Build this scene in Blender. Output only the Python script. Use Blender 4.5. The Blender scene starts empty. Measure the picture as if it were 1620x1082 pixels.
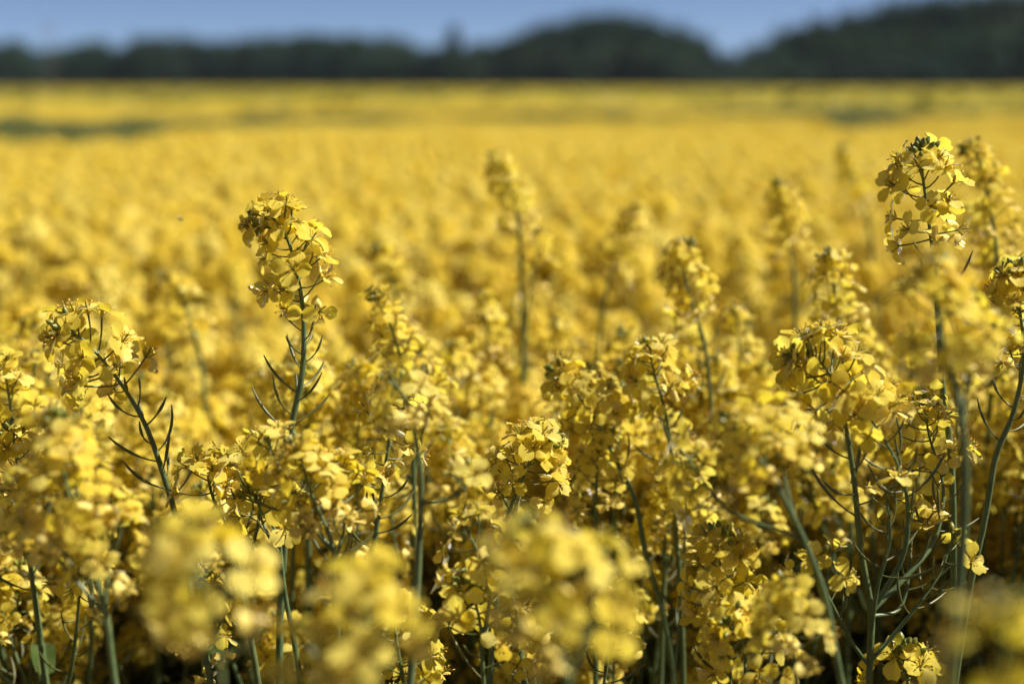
import bpy, math, random
import numpy as np
from mathutils import Vector, Matrix, Euler

S = bpy.context.scene
C = S.collection
R = math.radians
TAU = 2 * math.pi

# ---------------------------------------------------------------- camera, sky, sun, exposure
FPX = 2250.0                       # focal length in photograph pixels (1620 wide)
HORIZON = 137                      # photograph row of the horizon
PITCH = math.atan((541 - HORIZON) / FPX)
CAM = Vector((0, 0, 1.40))
cd = bpy.data.cameras.new('camera')
cd.sensor_width = 36; cd.lens = FPX / 1620 * 36
cd.clip_start = 0.02; cd.clip_end = 6000
cd.dof.use_dof = True; cd.dof.focus_distance = 0.765; cd.dof.aperture_fstop = 3.75
cam = bpy.data.objects.new('camera', cd); C.objects.link(cam)
cam.location = CAM; cam.rotation_euler = (R(90) - PITCH, 0, 0)
S.camera = cam

SUN_EL, SUN_AZ = 49, 86            # azimuth from the view direction towards the right
w = bpy.data.worlds.new('World'); S.world = w; w.use_nodes = True
nt = w.node_tree; bg = nt.nodes['Background']
sky = nt.nodes.new('ShaderNodeTexSky'); sky.sky_type = 'NISHITA'
sky.sun_disc = False; sky.sun_elevation = R(SUN_EL); sky.sun_rotation = R(SUN_AZ)
sky.altitude = 0; sky.air_density = 0.27; sky.dust_density = 0.25; sky.ozone_density = 1.8
nt.links.new(sky.outputs[0], bg.inputs[0]); bg.inputs[1].default_value = 0.060
sl = bpy.data.lights.new('sun', 'SUN'); sl.energy = 5.0; sl.angle = R(0.5); sl.color = (1, 0.96, 0.89)
so = bpy.data.objects.new('sun', sl); C.objects.link(so)
sd = Vector((math.sin(R(SUN_AZ)) * math.cos(R(SUN_EL)), math.cos(R(SUN_AZ)) * math.cos(R(SUN_EL)), math.sin(R(SUN_EL))))
so.rotation_euler = sd.to_track_quat('Z', 'Y').to_euler(); so.location = (3, 1, 6)
S.view_settings.view_transform = 'Standard'; S.view_settings.look = 'None'
S.view_settings.exposure = 0.90; S.view_settings.gamma = 1.0
S.view_settings.use_curve_mapping = False
S.render.engine = 'CYCLES'
S.cycles.max_bounces = 10; S.cycles.diffuse_bounces = 5; S.cycles.transmission_bounces = 6

# ---------------------------------------------------------------- materials
def mat(name, build):
    m = bpy.data.materials.new(name); m.use_nodes = True
    n = m.node_tree.nodes; l = m.node_tree.links; n.clear()
    out = n.new('ShaderNodeOutputMaterial')
    l.new(build(n, l), out.inputs[0]); return m

def ramp(n, l, src, stops):
    r = n.new('ShaderNodeValToRGB'); l.new(src, r.inputs[0])
    e = r.color_ramp.elements
    while len(e) < len(stops): e.new(0.5)
    for k, (p, c) in enumerate(stops): e[k].position = p; e[k].color = (*c, 1)
    return r.outputs[0]

def noise(n, l, scale, detail=3, coord='Object', dist=0.0):
    tc = n.new('ShaderNodeTexCoord'); t = n.new('ShaderNodeTexNoise')
    t.inputs['Scale'].default_value = scale; t.inputs['Detail'].default_value = detail
    t.inputs['Distortion'].default_value = dist
    l.new(tc.outputs[coord], t.inputs['Vector']); return t.outputs[0]

def mixc(n, l, fac, a, b, mode='MIX'):
    m = n.new('ShaderNodeMix'); m.data_type = 'RGBA'; m.blend_type = mode
    for sock, v in ((m.inputs[0], fac), (m.inputs[6], a), (m.inputs[7], b)):
        if hasattr(v, 'is_linked'): l.new(v, sock)
        elif isinstance(v, tuple): sock.default_value = (*v, 1)
        else: sock.default_value = v
    return m.outputs[2]

def thin(n, l, col, tcol, trans, gloss, rough, bump=None):
    d = n.new('ShaderNodeBsdfDiffuse'); t = n.new('ShaderNodeBsdfTranslucent'); g = n.new('ShaderNodeBsdfGlossy')
    l.new(col, d.inputs[0]); l.new(tcol, t.inputs[0]); g.inputs['Roughness'].default_value = rough
    a = n.new('ShaderNodeMixShader'); a.inputs[0].default_value = trans
    l.new(d.outputs[0], a.inputs[1]); l.new(t.outputs[0], a.inputs[2])
    lw = n.new('ShaderNodeLayerWeight'); lw.inputs[0].default_value = gloss
    b = n.new('ShaderNodeMixShader'); l.new(lw.outputs['Fresnel'], b.inputs[0])
    l.new(a.outputs[0], b.inputs[1]); l.new(g.outputs[0], b.inputs[2])
    if bump is not None:
        for sh in (d, t, g): l.new(bump, sh.inputs['Normal'])
    return b.outputs[0]

def petal_mat(n, l):
    oi = n.new('ShaderNodeObjectInfo')
    base = ramp(n, l, oi.outputs['Random'], [(0, (0.88, 0.68, 0.075)), (0.45, (0.90, 0.725, 0.115)), (0.85, (0.92, 0.785, 0.21)), (1, (0.86, 0.62, 0.05))])
    # veins fanning out along the petal, worn rim
    uv = n.new('ShaderNodeUVMap'); sep = n.new('ShaderNodeSeparateXYZ'); l.new(uv.outputs[0], sep.inputs[0])
    wv = n.new('ShaderNodeTexWave'); wv.bands_direction = 'Y'; wv.inputs['Scale'].default_value = 2.6
    wv.inputs['Distortion'].default_value = 2.5; wv.inputs['Detail'].default_value = 2; wv.inputs['Detail Scale'].default_value = 1.5
    l.new(uv.outputs[0], wv.inputs[0])
    col = mixc(n, l, 0.12, base, wv.outputs[0], 'MULTIPLY')
    nz = noise(n, l, 420, 3)
    spot = ramp(n, l, nz, [(0.60, (1, 1, 1)), (0.74, (0.90, 0.76, 0.55))])
    col = mixc(n, l, 0.5, col, spot, 'MULTIPLY')
    bp = n.new('ShaderNodeBump'); bp.inputs['Strength'].default_value = 0.22; bp.inputs['Distance'].default_value = 0.00010
    ad = n.new('ShaderNodeMath'); ad.operation = 'ADD'; l.new(wv.outputs['Fac'], ad.inputs[0]); l.new(nz, ad.inputs[1])
    l.new(ad.outputs[0], bp.inputs['Height'])
    tc = mixc(n, l, 1.0, col, (0.98, 1.0, 0.58), 'MULTIPLY')
    return thin(n, l, col, tc, 0.57, 0.05, 0.5, bp.outputs[0])

def green_mat(a, b, scale, rough=0.42, spec=0.45):
    def f(n, l):
        p = n.new('ShaderNodeBsdfPrincipled')
        oi = n.new('ShaderNodeObjectInfo')
        c = ramp(n, l, noise(n, l, scale, 4, dist=0.4), [(0.3, a), (0.7, b)])
        c = mixc(n, l, oi.outputs['Random'], c, mixc(n, l, 1.0, c, (1.15, 0.95, 0.8), 'MULTIPLY'))
        l.new(c, p.inputs['Base Color']); p.inputs['Roughness'].default_value = rough
        p.inputs['Specular IOR Level'].default_value = spec
        return p.outputs[0]
    return f

def leaf_mat(a, b, trans, scale=60, gloss=0.15):
    def f(n, l):
        oi = n.new('ShaderNodeObjectInfo')
        c = ramp(n, l, noise(n, l, scale, 4), [(0.3, a), (0.7, b)])
        c = mixc(n, l, oi.outputs['Random'], c, mixc(n, l, 1.0, c, (1.25, 1.05, 0.7), 'MULTIPLY'))
        tcol = mixc(n, l, 1.0, c, (1.3, 1.3, 0.5), 'MULTIPLY')
        return thin(n, l, c, tcol, trans, gloss, 0.45)
    return f

M_PETAL = mat('petal_yellow', petal_mat)
M_STEM = mat('stem_green', green_mat((0.060, 0.105, 0.042), (0.115, 0.165, 0.07), 160))
M_POD = mat('pod_green', green_mat((0.07, 0.10, 0.035), (0.12, 0.13, 0.05), 220))
M_BUD = mat('bud_green', green_mat((0.10, 0.135, 0.025), (0.22, 0.23, 0.03), 260))
M_SEPAL = mat('sepal', green_mat((0.38, 0.33, 0.03), (0.55, 0.42, 0.04), 260))
M_ANTHER = mat('anther', green_mat((0.55, 0.33, 0.03), (0.66, 0.42, 0.05), 600))
M_WILT = mat('petal_wilted', lambda n, l: thin(n, l, ramp(n, l, noise(n, l, 260, 3), [(0.3, (0.80, 0.60, 0.10)), (0.7, (0.86, 0.72, 0.24))]),
             ramp(n, l, noise(n, l, 260, 3), [(0.3, (0.78, 0.58, 0.07)), (0.7, (0.85, 0.68, 0.15))]), 0.35, 0.1, 0.5))
M_LEAF = mat('rape_leaf', leaf_mat((0.045, 0.075, 0.022), (0.075, 0.11, 0.035), 0.25, 60, 0.04))
M_TREE = [mat('tree_leaf_a', leaf_mat((0.020, 0.046, 0.040), (0.042, 0.078, 0.058), 0.15, 1.1, 0.01)),
          mat('tree_leaf_b', leaf_mat((0.018, 0.036, 0.030), (0.034, 0.056, 0.040), 0.12, 1.1, 0.01))]
M_BARK = mat('bark', green_mat((0.05, 0.038, 0.028), (0.10, 0.08, 0.06), 6, 0.9, 0.2))
M_SOIL = mat('soil', green_mat((0.045, 0.032, 0.02), (0.09, 0.065, 0.042), 9, 0.95, 0.1))
M_POLE = mat('weathered_wood', green_mat((0.12, 0.10, 0.085), (0.18, 0.155, 0.13), 5, 0.9, 0.2))
M_IRON = mat('pole_ceramic', green_mat((0.12, 0.12, 0.13), (0.2, 0.2, 0.21), 8, 0.5))
M_FLY = mat('insect_dark', green_mat((0.012, 0.011, 0.010), (0.03, 0.026, 0.02), 900, 0.35))
M_WING = mat('insect_wing', leaf_mat((0.30, 0.29, 0.27), (0.4, 0.39, 0.36), 0.6, 900))
MATS = [M_PETAL, M_STEM, M_POD, M_BUD, M_SEPAL, M_ANTHER, M_WILT, M_LEAF]
PETAL, STEM, POD, BUD, SEPAL, ANTHER, WILT, LEAF = range(8)

# ---------------------------------------------------------------- geometry helpers
class Geo:
    """pieces of (vertices, faces, material index, uv per vertex)"""
    def __init__(s): s.p = []
    def add(s, v, f, m=0, uv=None): s.p.append((np.asarray(v, float), np.asarray(f, int), m, uv)); return s
    def put(s, g, M=None):
        for v, f, m, uv in g.p:
            if M is not None:
                A = np.array(M); v = v @ A[:3, :3].T + A[:3, 3]
            s.p.append((v, f, m, uv))
        return s
    def mesh(s, name, mats=None):
        mats = mats or MATS
        used = sorted({p[2] for p in s.p}); remap = {m: i for i, m in enumerate(used)}
        V = np.concatenate([p[0] for p in s.p]); lv = []; ls = []; mi = []; o = 0; UV = []
        for v, f, m, uv in s.p:
            lv.append((f + o).ravel()); ls.append(np.full(len(f), f.shape[1])); mi.append(np.full(len(f), remap[m]))
            UV.append(uv if uv is not None else np.zeros((len(v), 2))); o += len(v)
        lv = np.concatenate(lv); ls = np.concatenate(ls); mi = np.concatenate(mi); UV = np.concatenate(UV)
        me = bpy.data.meshes.new(name)
        me.vertices.add(len(V)); me.vertices.foreach_set('co', V.astype(np.float32).ravel())
        me.loops.add(len(lv)); me.loops.foreach_set('vertex_index', lv.astype(np.int32))
        me.polygons.add(len(ls)); st = np.concatenate([[0], np.cumsum(ls)[:-1]])
        me.polygons.foreach_set('loop_start', st.astype(np.int32))
        me.polygons.foreach_set('material_index', mi.astype(np.int32))
        me.polygons.foreach_set('use_smooth', np.ones(len(ls), bool))
        ul = me.uv_layers.new(name='UVMap'); ul.data.foreach_set('uv', UV[lv].astype(np.float32).ravel())
        for m in used: me.materials.append(mats[m])
        me.update(calc_edges=True); return me

def tube(pts, rads, sides=6, cap=True):
    pts = [Vector(p) for p in pts]; n = len(pts); V = []; F = []
    ref = None
    for i, p in enumerate(pts):
        t = (pts[min(i + 1, n - 1)] - pts[max(i - 1, 0)]).normalized()
        if ref is None: ref = t.orthogonal().normalized()
        ref = (ref - t * ref.dot(t)).normalized(); b = t.cross(ref)
        r = rads[i]
        for k in range(sides):
            a = TAU * k / sides; V.append(p + (ref * math.cos(a) + b * math.sin(a)) * r)
    for i in range(n - 1):
        for k in range(sides):
            k2 = (k + 1) % sides; F.append((i * sides + k, i * sides + k2, (i + 1) * sides + k2, (i + 1) * sides + k))
    if cap and sides in (3, 4, 6):
        for base in (0, (n - 1) * sides):
            if sides == 4: F.append(tuple(base + k for k in range(4)))
            if sides == 3: F.append((base, base + 1, base + 2, base + 2))
            if sides == 6: F += [(base, base + 1, base + 2, base + 3), (base + 3, base + 4, base + 5, base)]
    F = [f if len(set(f)) == 4 else None for f in F]; F = [f for f in F if f]
    return np.array([tuple(v) for v in V]), np.array(F)

def spline(pts, per=6):
    pts = [Vector(p) for p in pts]; P = [pts[0] * 2 - pts[1]] + pts + [pts[-1] * 2 - pts[-2]]; out = []
    for i in range(1, len(P) - 2):
        a, b, c, d = P[i - 1:i + 3]
        for k in range(per):
            t = k / per
            out.append(0.5 * (2 * b + (c - a) * t + (2 * a - 5 * b + 4 * c - d) * t * t + (3 * b - a - 3 * c + d) * t ** 3))
    out.append(pts[-1]); return out

def frame(pos, z, x):
    z = z.normalized(); x = (x - z * x.dot(z))
    x = x.normalized() if x.length > 1e-5 else z.orthogonal().normalized()
    y = z.cross(x)
    return Matrix(((x.x, y.x, z.x, pos.x), (x.y, y.y, z.y, pos.y), (x.z, y.z, z.z, pos.z), (0, 0, 0, 1)))

# ---------------------------------------------------------------- flower pieces (metres)
def petal_geo(rng, wilt=False, nu=6, nv=5, m=None):
    L = rng.uniform(0.0120, 0.0150); W = rng.uniform(0.0052, 0.0066) * (0.75 if wilt else 1)
    us = [0, .2, .4, .62, .84, 1] if nu == 6 else [0, .32, .72, 1]
    ws = [.16, .22, .62, 1, .93, .50] if nu == 6 else [.16, .45, 1, .6]
    e0, e1 = R(rng.uniform(55, 78)), R(rng.uniform(-30, 26))
    if wilt: e1 = R(rng.uniform(-95, 70))
    cup = rng.uniform(-0.28, 0.40); rip = rng.uniform(0.0003, 0.0010); ph = rng.uniform(0, 6); tw = rng.uniform(-0.4, 0.4)
    if wilt: cup = rng.choice([-1, 1]) * rng.uniform(0.5, 1.0); rip *= 1.6
    x = z = 0; V = []; UV = []; pu = 0
    for i, u in enumerate(us):
        f = min(1, u / 0.55); e = e0 * (1 - f) + e1 * f if u < .55 else e1 - (u - .55) * rng.uniform(0.2, 0.9)
        x += math.cos(e) * (u - pu) * L; z += math.sin(e) * (u - pu) * L; pu = u
        for k in range(nv):
            v = k / (nv - 1) * 2 - 1; wd = ws[i] * W
            cz = cup * v * v * wd + math.sin(ph + v * 3.4 + u * 5) * rip * u + math.sin(ph * 2 + v * 7 + u * 3) * rip * .6 * u
            back = 0.0007 * (1 - abs(v)) if i == len(us) - 1 else (-(v * v) * 0.0012 * u)
            a = v * wd
            px = x - math.sin(e) * cz + math.cos(e) * (-abs(back) if i == len(us) - 1 else back)
            pz = z + math.cos(e) * cz + tw * a * u
            V.append((px, a, pz)); UV.append((u, v * .5 + .5))
    F = [(i * nv + k, (i + 1) * nv + k, (i + 1) * nv + k + 1, i * nv + k + 1) for i in range(len(us) - 1) for k in range(nv - 1)]
    return Geo().add(V, F, (WILT if wilt else PETAL) if m is None else m, np.array(UV))

def ellipsoid(L, r, m, rings=5, sides=6, z0=0.0):
    pts = [(0, 0, z0 + L * k / rings) for k in range(rings + 1)]
    rad = [max(0.0002, r * math.sin(math.pi * (0.06 + 0.88 * k / rings)) ** 0.8) for k in range(rings + 1)]
    v, f = tube(pts, rad, sides); return Geo().add(v, f, m)

def flower_base(rng, L, lod=0):
    """pedicel, sepals, pistil, stamens; returns geometry and the frame the petals sit in"""
    g = Geo(); bend = rng.uniform(0.05, 0.55); side = rng.uniform(-0.2, 0.2)
    pts = [(bend * L * t * t, side * L * t * t, L * t) for t in (0, .3, .65, 1)]
    v, f = tube(pts, [.00075, .00055, .00055, .0007], 4 if lod else 5, cap=False); g.add(v, f, POD)
    z = Vector((2 * bend, 2 * side, 1)).normalized()
    T = frame(Vector(pts[-1]), z, Vector((1, 0, 0)))
    if lod: return g, T
    h = Geo().put(ellipsoid(.0022, .0011, BUD, 3, 6, -.0006))
    for k in range(4):
        a = TAU * (k + .5) / 4; e = R(rng.uniform(15, 55)); c, s = math.cos(a), math.sin(a); rows = []
        for u, wd in ((0, .0008), (.4, .0011), (.8, .0009), (1, .0002)):
            r = .0012 + u * .0062 * math.cos(e); zz = u * .0062 * math.sin(e)
            for q in (-1, 1): rows.append((c * r - s * wd * q, s * r + c * wd * q, zz))
        h.add(rows, [(2 * i, 2 * i + 2, 2 * i + 3, 2 * i + 1) for i in range(3)], SEPAL)
    h.put(ellipsoid(.0085, .0007, BUD, 3, 4, .0005))
    for k in range(6):
        a = TAU * k / 6 + rng.uniform(-.2, .2); l2 = rng.uniform(.0062, .0082) * (0.75 if k % 3 == 0 else 1); o = rng.uniform(.0020, .0040)
        d = Vector((math.cos(a) * o, math.sin(a) * o, l2))
        v, f = tube([(math.cos(a) * .0006, math.sin(a) * .0006, .001), d], [.00022, .00018], 3, cap=False); h.add(v, f, SEPAL)
        h.put(ellipsoid(.0019, .00052, ANTHER, 3, 4), frame(d, Vector((math.cos(a), math.sin(a), .7)), Vector((0, 0, 1))))
    g.put(h, T); return g, T

def pod_geo(rng, L, Lp, sides=5):
    b = rng.uniform(0.35, 0.8); sw = rng.uniform(-.12, .12); n = 7; P = []; Rr = []
    for i in range(n):
        t = i / (n - 1); s = t * (L + Lp); P.append((b * s * t * .8, sw * s * t, s * (1 - .22 * b * t)))
        ped = s < Lp
        Rr.append(.0005 if ped else (.00095 if i < n - 1 else .00035))
    Rr[-2] = .0008
    v, f = tube(P, Rr, sides, cap=False); return Geo().add(v, f, POD)

def bud_geo(rng, lp):
    g = Geo(); L = rng.uniform(.0046, .0066)
    v, f = tube([(0, 0, 0), (0, 0, lp)], [.0005, .0005], 4, cap=False); g.add(v, f, POD)
    return g.put(ellipsoid(L, L * rng.uniform(.22, .29), BUD, 6, 8, lp))

def leaf_geo(rng, L, W, n=7, nv=5, m=None):
    V = []; UV = []; dr = rng.uniform(.2, .6); ph = rng.uniform(0, 6); x = z = 0
    for i in range(n):
        u = i / (n - 1); e = R(50) - u * (1.0 + dr); x += math.cos(e) * L / n; z += math.sin(e) * L / n
        wd = W * (0.35 + 0.65 * math.sin(math.pi * min(1, .15 + u * .85)) ** .8) * (1 - u ** 4)
        for k in range(nv):
            v = k / (nv - 1) * 2 - 1
            V.append((x, v * wd, z + abs(v) * wd * .35 + math.sin(ph + u * 11 + v * 2) * wd * .18 * abs(v))); UV.append((u, v))
    F = [(i * nv + k, (i + 1) * nv + k, (i + 1) * nv + k + 1, i * nv + k + 1) for i in range(n - 1) for k in range(nv - 1)]
    return Geo().add(V, F, LEAF if m is None else m, np.array(UV))

rng = random.Random(11)
PETALS = [petal_geo(rng).mesh('petal') for _ in range(14)]
WILTS = [petal_geo(rng, True).mesh('petal_wilted') for _ in range(8)]
BASES = []
for L in (.011, .0135, .016, .0185, .021, .024):
    for _ in range(2):
        g, T = flower_base(rng, L); BASES.append((g.mesh('flower_base'), T, L))
def whole_flower(rng, L, wilt=False, lod=0):
    g, T = flower_base(rng, L, lod); a0 = rng.uniform(-.3, .3)
    for k in range(4):
        if wilt and rng.random() < .3: continue
        p = petal_geo(rng, wilt) if not lod else petal_geo(rng, wilt, 4, 3)
        g.put(p, T @ Matrix.Rotation(a0 + TAU * k / 4 + rng.uniform(-.15, .15), 4, 'Z') @ Matrix.Translation((.0008, 0, .0005)))
    return g
FLOWERS = [(whole_flower(rng, L).mesh('flower'), L) for L in (.011, .0135, .016, .016, .0185, .0185, .021, .021, .024, .024)]
FWILT = [(whole_flower(rng, L, True).mesh('flower_wilted'), L) for L in (.017, .0195, .022, .0245)]
PODS = [(pod_geo(rng, L, .013).mesh('pod'), L) for L in (.004, .007, .010, .013, .016, .020, .024)]
BUDS = [bud_geo(rng, lp).mesh('bud') for lp in (.002, .003, .0045, .006, .0075, .009)]
LEAVES = [leaf_geo(rng, L, W).mesh('leaf') for L, W in ((.075, .011), (.10, .016), (.13, .022), (.16, .034))]
apex = Geo()
for k in range(14):
    a = k * 2.4; apex.put(ellipsoid(.003, .0009, BUD, 3, 5), frame(Vector((0, 0, -.001)), Vector((math.cos(a) * .14 * math.sqrt(k), math.sin(a) * .14 * math.sqrt(k), 1)), Vector((1, 0, 0))) @ Matrix.Translation((0, 0, .001 + .0008 * (k % 3))))
APEX = apex.mesh('bud_cluster')

# ---------------------------------------------------------------- plants
SIZE = 0.74                        # flowers are small on this crop
def new(name, data, parent=None, M=None):
    o = bpy.data.objects.new(name, data); C.objects.link(o)
    if parent is not None: o.parent = parent
    if M is not None: o.matrix_basis = M
    return o

def thing(name, label, cat, M=None, group=None):
    o = new(name, None, None, M); o['label'] = label; o['category'] = cat; o.empty_display_size = .05
    if group: o['group'] = group
    return o

class Axis:
    """stem polyline, tip first, looked up by distance from the tip"""
    def __init__(s, pts):
        s.p = spline(pts, 7); s.d = [0]
        for a, b in zip(s.p, s.p[1:]): s.d.append(s.d[-1] + (b - a).length)
        s.L = s.d[-1]
    def at(s, d):
        d = max(0, min(s.L - 1e-6, d)); i = int(np.searchsorted(s.d, d, 'right')) - 1; i = min(i, len(s.p) - 2)
        t = (d - s.d[i]) / max(1e-9, s.d[i + 1] - s.d[i])
        return s.p[i].lerp(s.p[i + 1], t), (s.p[i] - s.p[i + 1]).normalized()

def stem_radius(d, thick): return .72 * thick * (0.0008 + 0.0015 * min(1, d / .10) + 0.0018 * min(1, max(0, d - .10) / .45))

def stem_mesh(ax, thick, name='stem', sides=7):
    v, f = tube(ax.p, [stem_radius(d, thick) for d in ax.d], sides, cap=False)
    return Geo().add(v, f, STEM).mesh(name)

def slots(rng, ax, nb, nf, Lf, npd, Lp, spread=1.0, podgap=.004):
    """where buds, flowers and pods spring from the axis"""
    out = []; az = rng.uniform(0, 6); UP = Vector((0, 0, 1))
    def M(d, th, jit=.0):
        nonlocal az
        az += 2.39996 + rng.uniform(-.3, .3)
        p, a = ax.at(d); n = a.orthogonal().normalized(); n = (n * math.cos(az) + a.cross(n) * math.sin(az))
        th += rng.uniform(-jit, jit)
        return frame(p, a * math.cos(th) + n * math.sin(th), a * .6 + UP * .7 + Vector((rng.uniform(-.3, .3), rng.uniform(-.3, .3), 0)))
    for i in range(nb):
        t = (i + .5) / nb; out.append(('bud', M(.0003 + .0065 * t, R(10 + 48 * t), .15), t))
    for i in range(nf):
        t = (i + .5) / nf; out.append(('flower', M(.0065 + Lf * (t ** 1.12), R(54 + 36 * min(1, t * 1.5)) * spread, .28), t))
    for i in range(npd):
        t = (i + .5) / max(1, npd); out.append(('pod', M(.005 + Lf + podgap + Lp * t, R(rng.uniform(58, 84)), .1), t))
    return out

def pick_len(pool, L):
    k = min(abs(p[-1] - L) for p in pool); return [p for p in pool if abs(p[-1] - L) < k + .0021]

def add_raceme(root, rng, ax, nb, nf, Lf, npd, Lp, tier, size=1.0, oldfrac=.28, spread=1.0):
    sl = slots(rng, ax, nb, nf, Lf, npd, Lp, spread); size *= SIZE
    p, a = ax.at(0); bc = None
    if nb: bc = new('bud_cluster', APEX, root, frame(p, a, Vector((1, 0, 0))) @ Matrix.Scale(size, 4))
    inv = None if bc is None else bc.matrix_basis.inverted()
    if tier == 2: size *= .9
    for kind, M, t in sl:
        Ms = M @ Matrix.Scale(size * rng.uniform(.9, 1.1) * (1.15 if kind == 'pod' else 1.35 if kind == 'bud' else 1), 4)
        if kind == 'bud':
            new('bud', BUDS[min(5, int(t * 4.4) + rng.choice((0, 1)))], bc, inv @ Ms)
        elif kind == 'pod':
            k = min(len(PODS) - 1, int(t * 6.5) + rng.choice((0, 0, 1)))
            new('pod', PODS[k][0], root, Ms)
        else:
            L = .0115 + .012 * min(1, t * 1.5); old = t > 1 - oldfrac and rng.random() < .75
            if tier == 1:
                me, T, _ = rng.choice(pick_len(BASES, L)); fl = new('flower', me, root, Ms)
                a0 = rng.uniform(-.4, .4)
                for q in range(4):
                    if old and rng.random() < .22: continue
                    pm = rng.choice(WILTS if old and rng.random() < .6 else PETALS)
                    new('petal', pm, fl, T @ Matrix.Rotation(a0 + TAU * q / 4 + rng.uniform(-.18, .18), 4, 'Z') @ Matrix.Translation((.0008, 0, .0005)) @ Matrix.Rotation(rng.uniform(-.25, .25), 4, 'Y'))
            else:
                me = rng.choice(pick_len(FWILT if old else FLOWERS, L))[0]; new('flower', me, root, Ms)

# ray through a photograph pixel, met at distance Y ahead of the camera
FW = Vector((0, math.cos(PITCH), -math.sin(PITCH))); RT = Vector((1, 0, 0)); UPV = Vector((0, math.sin(PITCH), math.cos(PITCH)))
def at(px, py, Y):
    d = FW + RT * ((px - 810) / FPX) + UPV * ((541 - py) / FPX); return CAM + d * (Y / d.y)
def project(p):
    q = p - CAM; z = q.dot(FW); return (810 + FPX * q.dot(RT) / z, 541 - FPX * q.dot(UPV) / z, z)

HEROES = []      # (world points of head, radius) kept clear of the filling plants
def hero(label, Y, racemes, tier=1, thick=1.0, size=1.0, seed=0, leaves=2, group=None):
    """racemes: dicts pts (photograph pixels, tip first), nf, Lf (pixels), npd, Lp (pixels), nb; the first one runs to the ground"""
    rng = random.Random(seed * 7919 + 5)
    m0 = racemes[0]; base = at(*m0['pts'][-1], Y)
    prev = at(*m0['pts'][-2], Y); slope = (base.x - prev.x) / max(.02, prev.z - base.z); slope = max(-.7, min(.7, slope))
    foot = Vector((base.x + slope * .30 + rng.uniform(-.02, .02), Y + rng.uniform(-.02, .03), 0))
    root = thing('rapeseed_plant', label, 'plant', Matrix.Translation(foot), group)
    inv = -foot
    for i, r in enumerate(racemes):
        dy = r.get('dy', 0.0); n = len(r['pts'])
        P = [at(px, py, Y + (dy * (1 - k / (n - 1)) if i else 0)) + inv for k, (px, py) in enumerate(r['pts'])]
        if i == 0:
            last = P[-1]; P += [last + Vector((slope * .12, 0, -.13)), last.lerp(Vector((0, 0, 0)), .55) + Vector((slope * .06, 0, 0)), Vector((0, 0, 0))]
        ax = Axis(P); k = Y / FPX
        new('stem' if i == 0 else 'branch', stem_mesh(ax, thick * r.get('th', 1 if i == 0 else .85)), root)
        add_raceme(root, rng, ax, r.get('nb', 12), r['nf'], r['Lf'] * k, r.get('npd', 8), r.get('Lp', 150) * k, r.get('tier', tier), size * r.get('size', 1), r.get('old', .28), r.get('spread', 1))
        for d in np.linspace(0, r['Lf'] * k + .03, 5): HEROES.append((ax.at(d)[0] - inv, .024 * size, Y, r.get('guard', tier == 1)))
        if r.get('guard', tier == 1):
            for d in np.linspace(r['Lf'] * k + .03, min(ax.L, r['Lf'] * k + r.get('vis', 150) * k), 5): HEROES.append((ax.at(d)[0] - inv, .010, Y, True))
        if i == 0:
            for q in range(leaves):
                d = rng.uniform(.42, .75); p, a = ax.at(d); z = rng.uniform(0, TAU)
                o = new('leaf', rng.choice(LEAVES), root, Matrix.Translation(p) @ Matrix.Rotation(z, 4, 'Z') @ Matrix.Scale(rng.uniform(.7, 1.1), 4))
    return root

def rc(pts, nf, Lf, **k): return dict(pts=pts, nf=nf, Lf=Lf, **k)
H = hero
# --- sharp plants in the plane of focus
H('tall sharp flower spike alone left of centre, curved young pods down its bare stem', .75,
  [rc([(410, 352), (430, 345), (452, 372), (468, 425), (480, 500), (478, 590), (461, 675), (452, 760), (450, 860)], 31, 170, npd=15, Lp=190, nb=14, vis=200)], seed=1)
H('leaning flower spike at far left, nodding head bent left above a bare slanting stem', .75,
  [rc([(96, 522), (112, 526), (140, 545), (190, 605), (230, 672), (260, 755), (284, 840), (300, 930)], 21, 128, npd=12, Lp=190, nb=13, vis=240, size=1.2)], seed=2)
H('sharp upright spike rising highest at upper right, brownish green buds in its crown', .76,
  [rc([(1456, 238), (1460, 280), (1466, 325), (1474, 385), (1482, 470), (1490, 600)], 22, 140, npd=5, Lp=80, nb=15, vis=40)], seed=3)
H('small sharp domed flower head on a dark leaning stem above the largest blurred blossom', .73,
  [rc([(872, 692), (856, 703), (838, 732), (806, 808), (790, 870), (785, 950)], 24, 105, npd=3, Lp=60, nb=12, vis=60)], seed=4)
H('sharp bushy plant at right with a fan of green buds and low forking branches', .71,
  [rc([(1268, 560), (1286, 562), (1316, 598), (1334, 655), (1350, 750), (1362, 870), (1378, 968), (1376, 1060)], 28, 130, npd=8, Lp=160, nb=18, size=1.2, vis=240),
   rc([(1358, 636), (1392, 685), (1420, 735), (1436, 800), (1428, 880), (1378, 968)], 5, 40, npd=12, Lp=160, nb=0, dy=-.02, vis=100),
   rc([(1462, 640), (1470, 690), (1492, 770), (1480, 850), (1440, 905), (1378, 968)], 18, 120, npd=6, Lp=100, nb=8, dy=.05),
   rc([(1435, 800), (1440, 880), (1425, 960), (1378, 975)], 4, 30, npd=8, Lp=90, nb=0, dy=.03, guard=False),
   rc([(1400, 775), (1408, 850), (1388, 930), (1377, 1010)], 2, 20, npd=9, Lp=120, nb=0, dy=-.02, guard=False),
   rc([(1508, 850), (1482, 915), (1425, 990), (1377, 1045)], 3, 30, npd=7, Lp=100, nb=2, dy=.02, guard=False),
   rc([(1290, 880), (1305, 930), (1345, 1010), (1377, 1055)], 5, 40, npd=6, Lp=80, nb=3, dy=-.01, guard=False)], seed=5)
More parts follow.
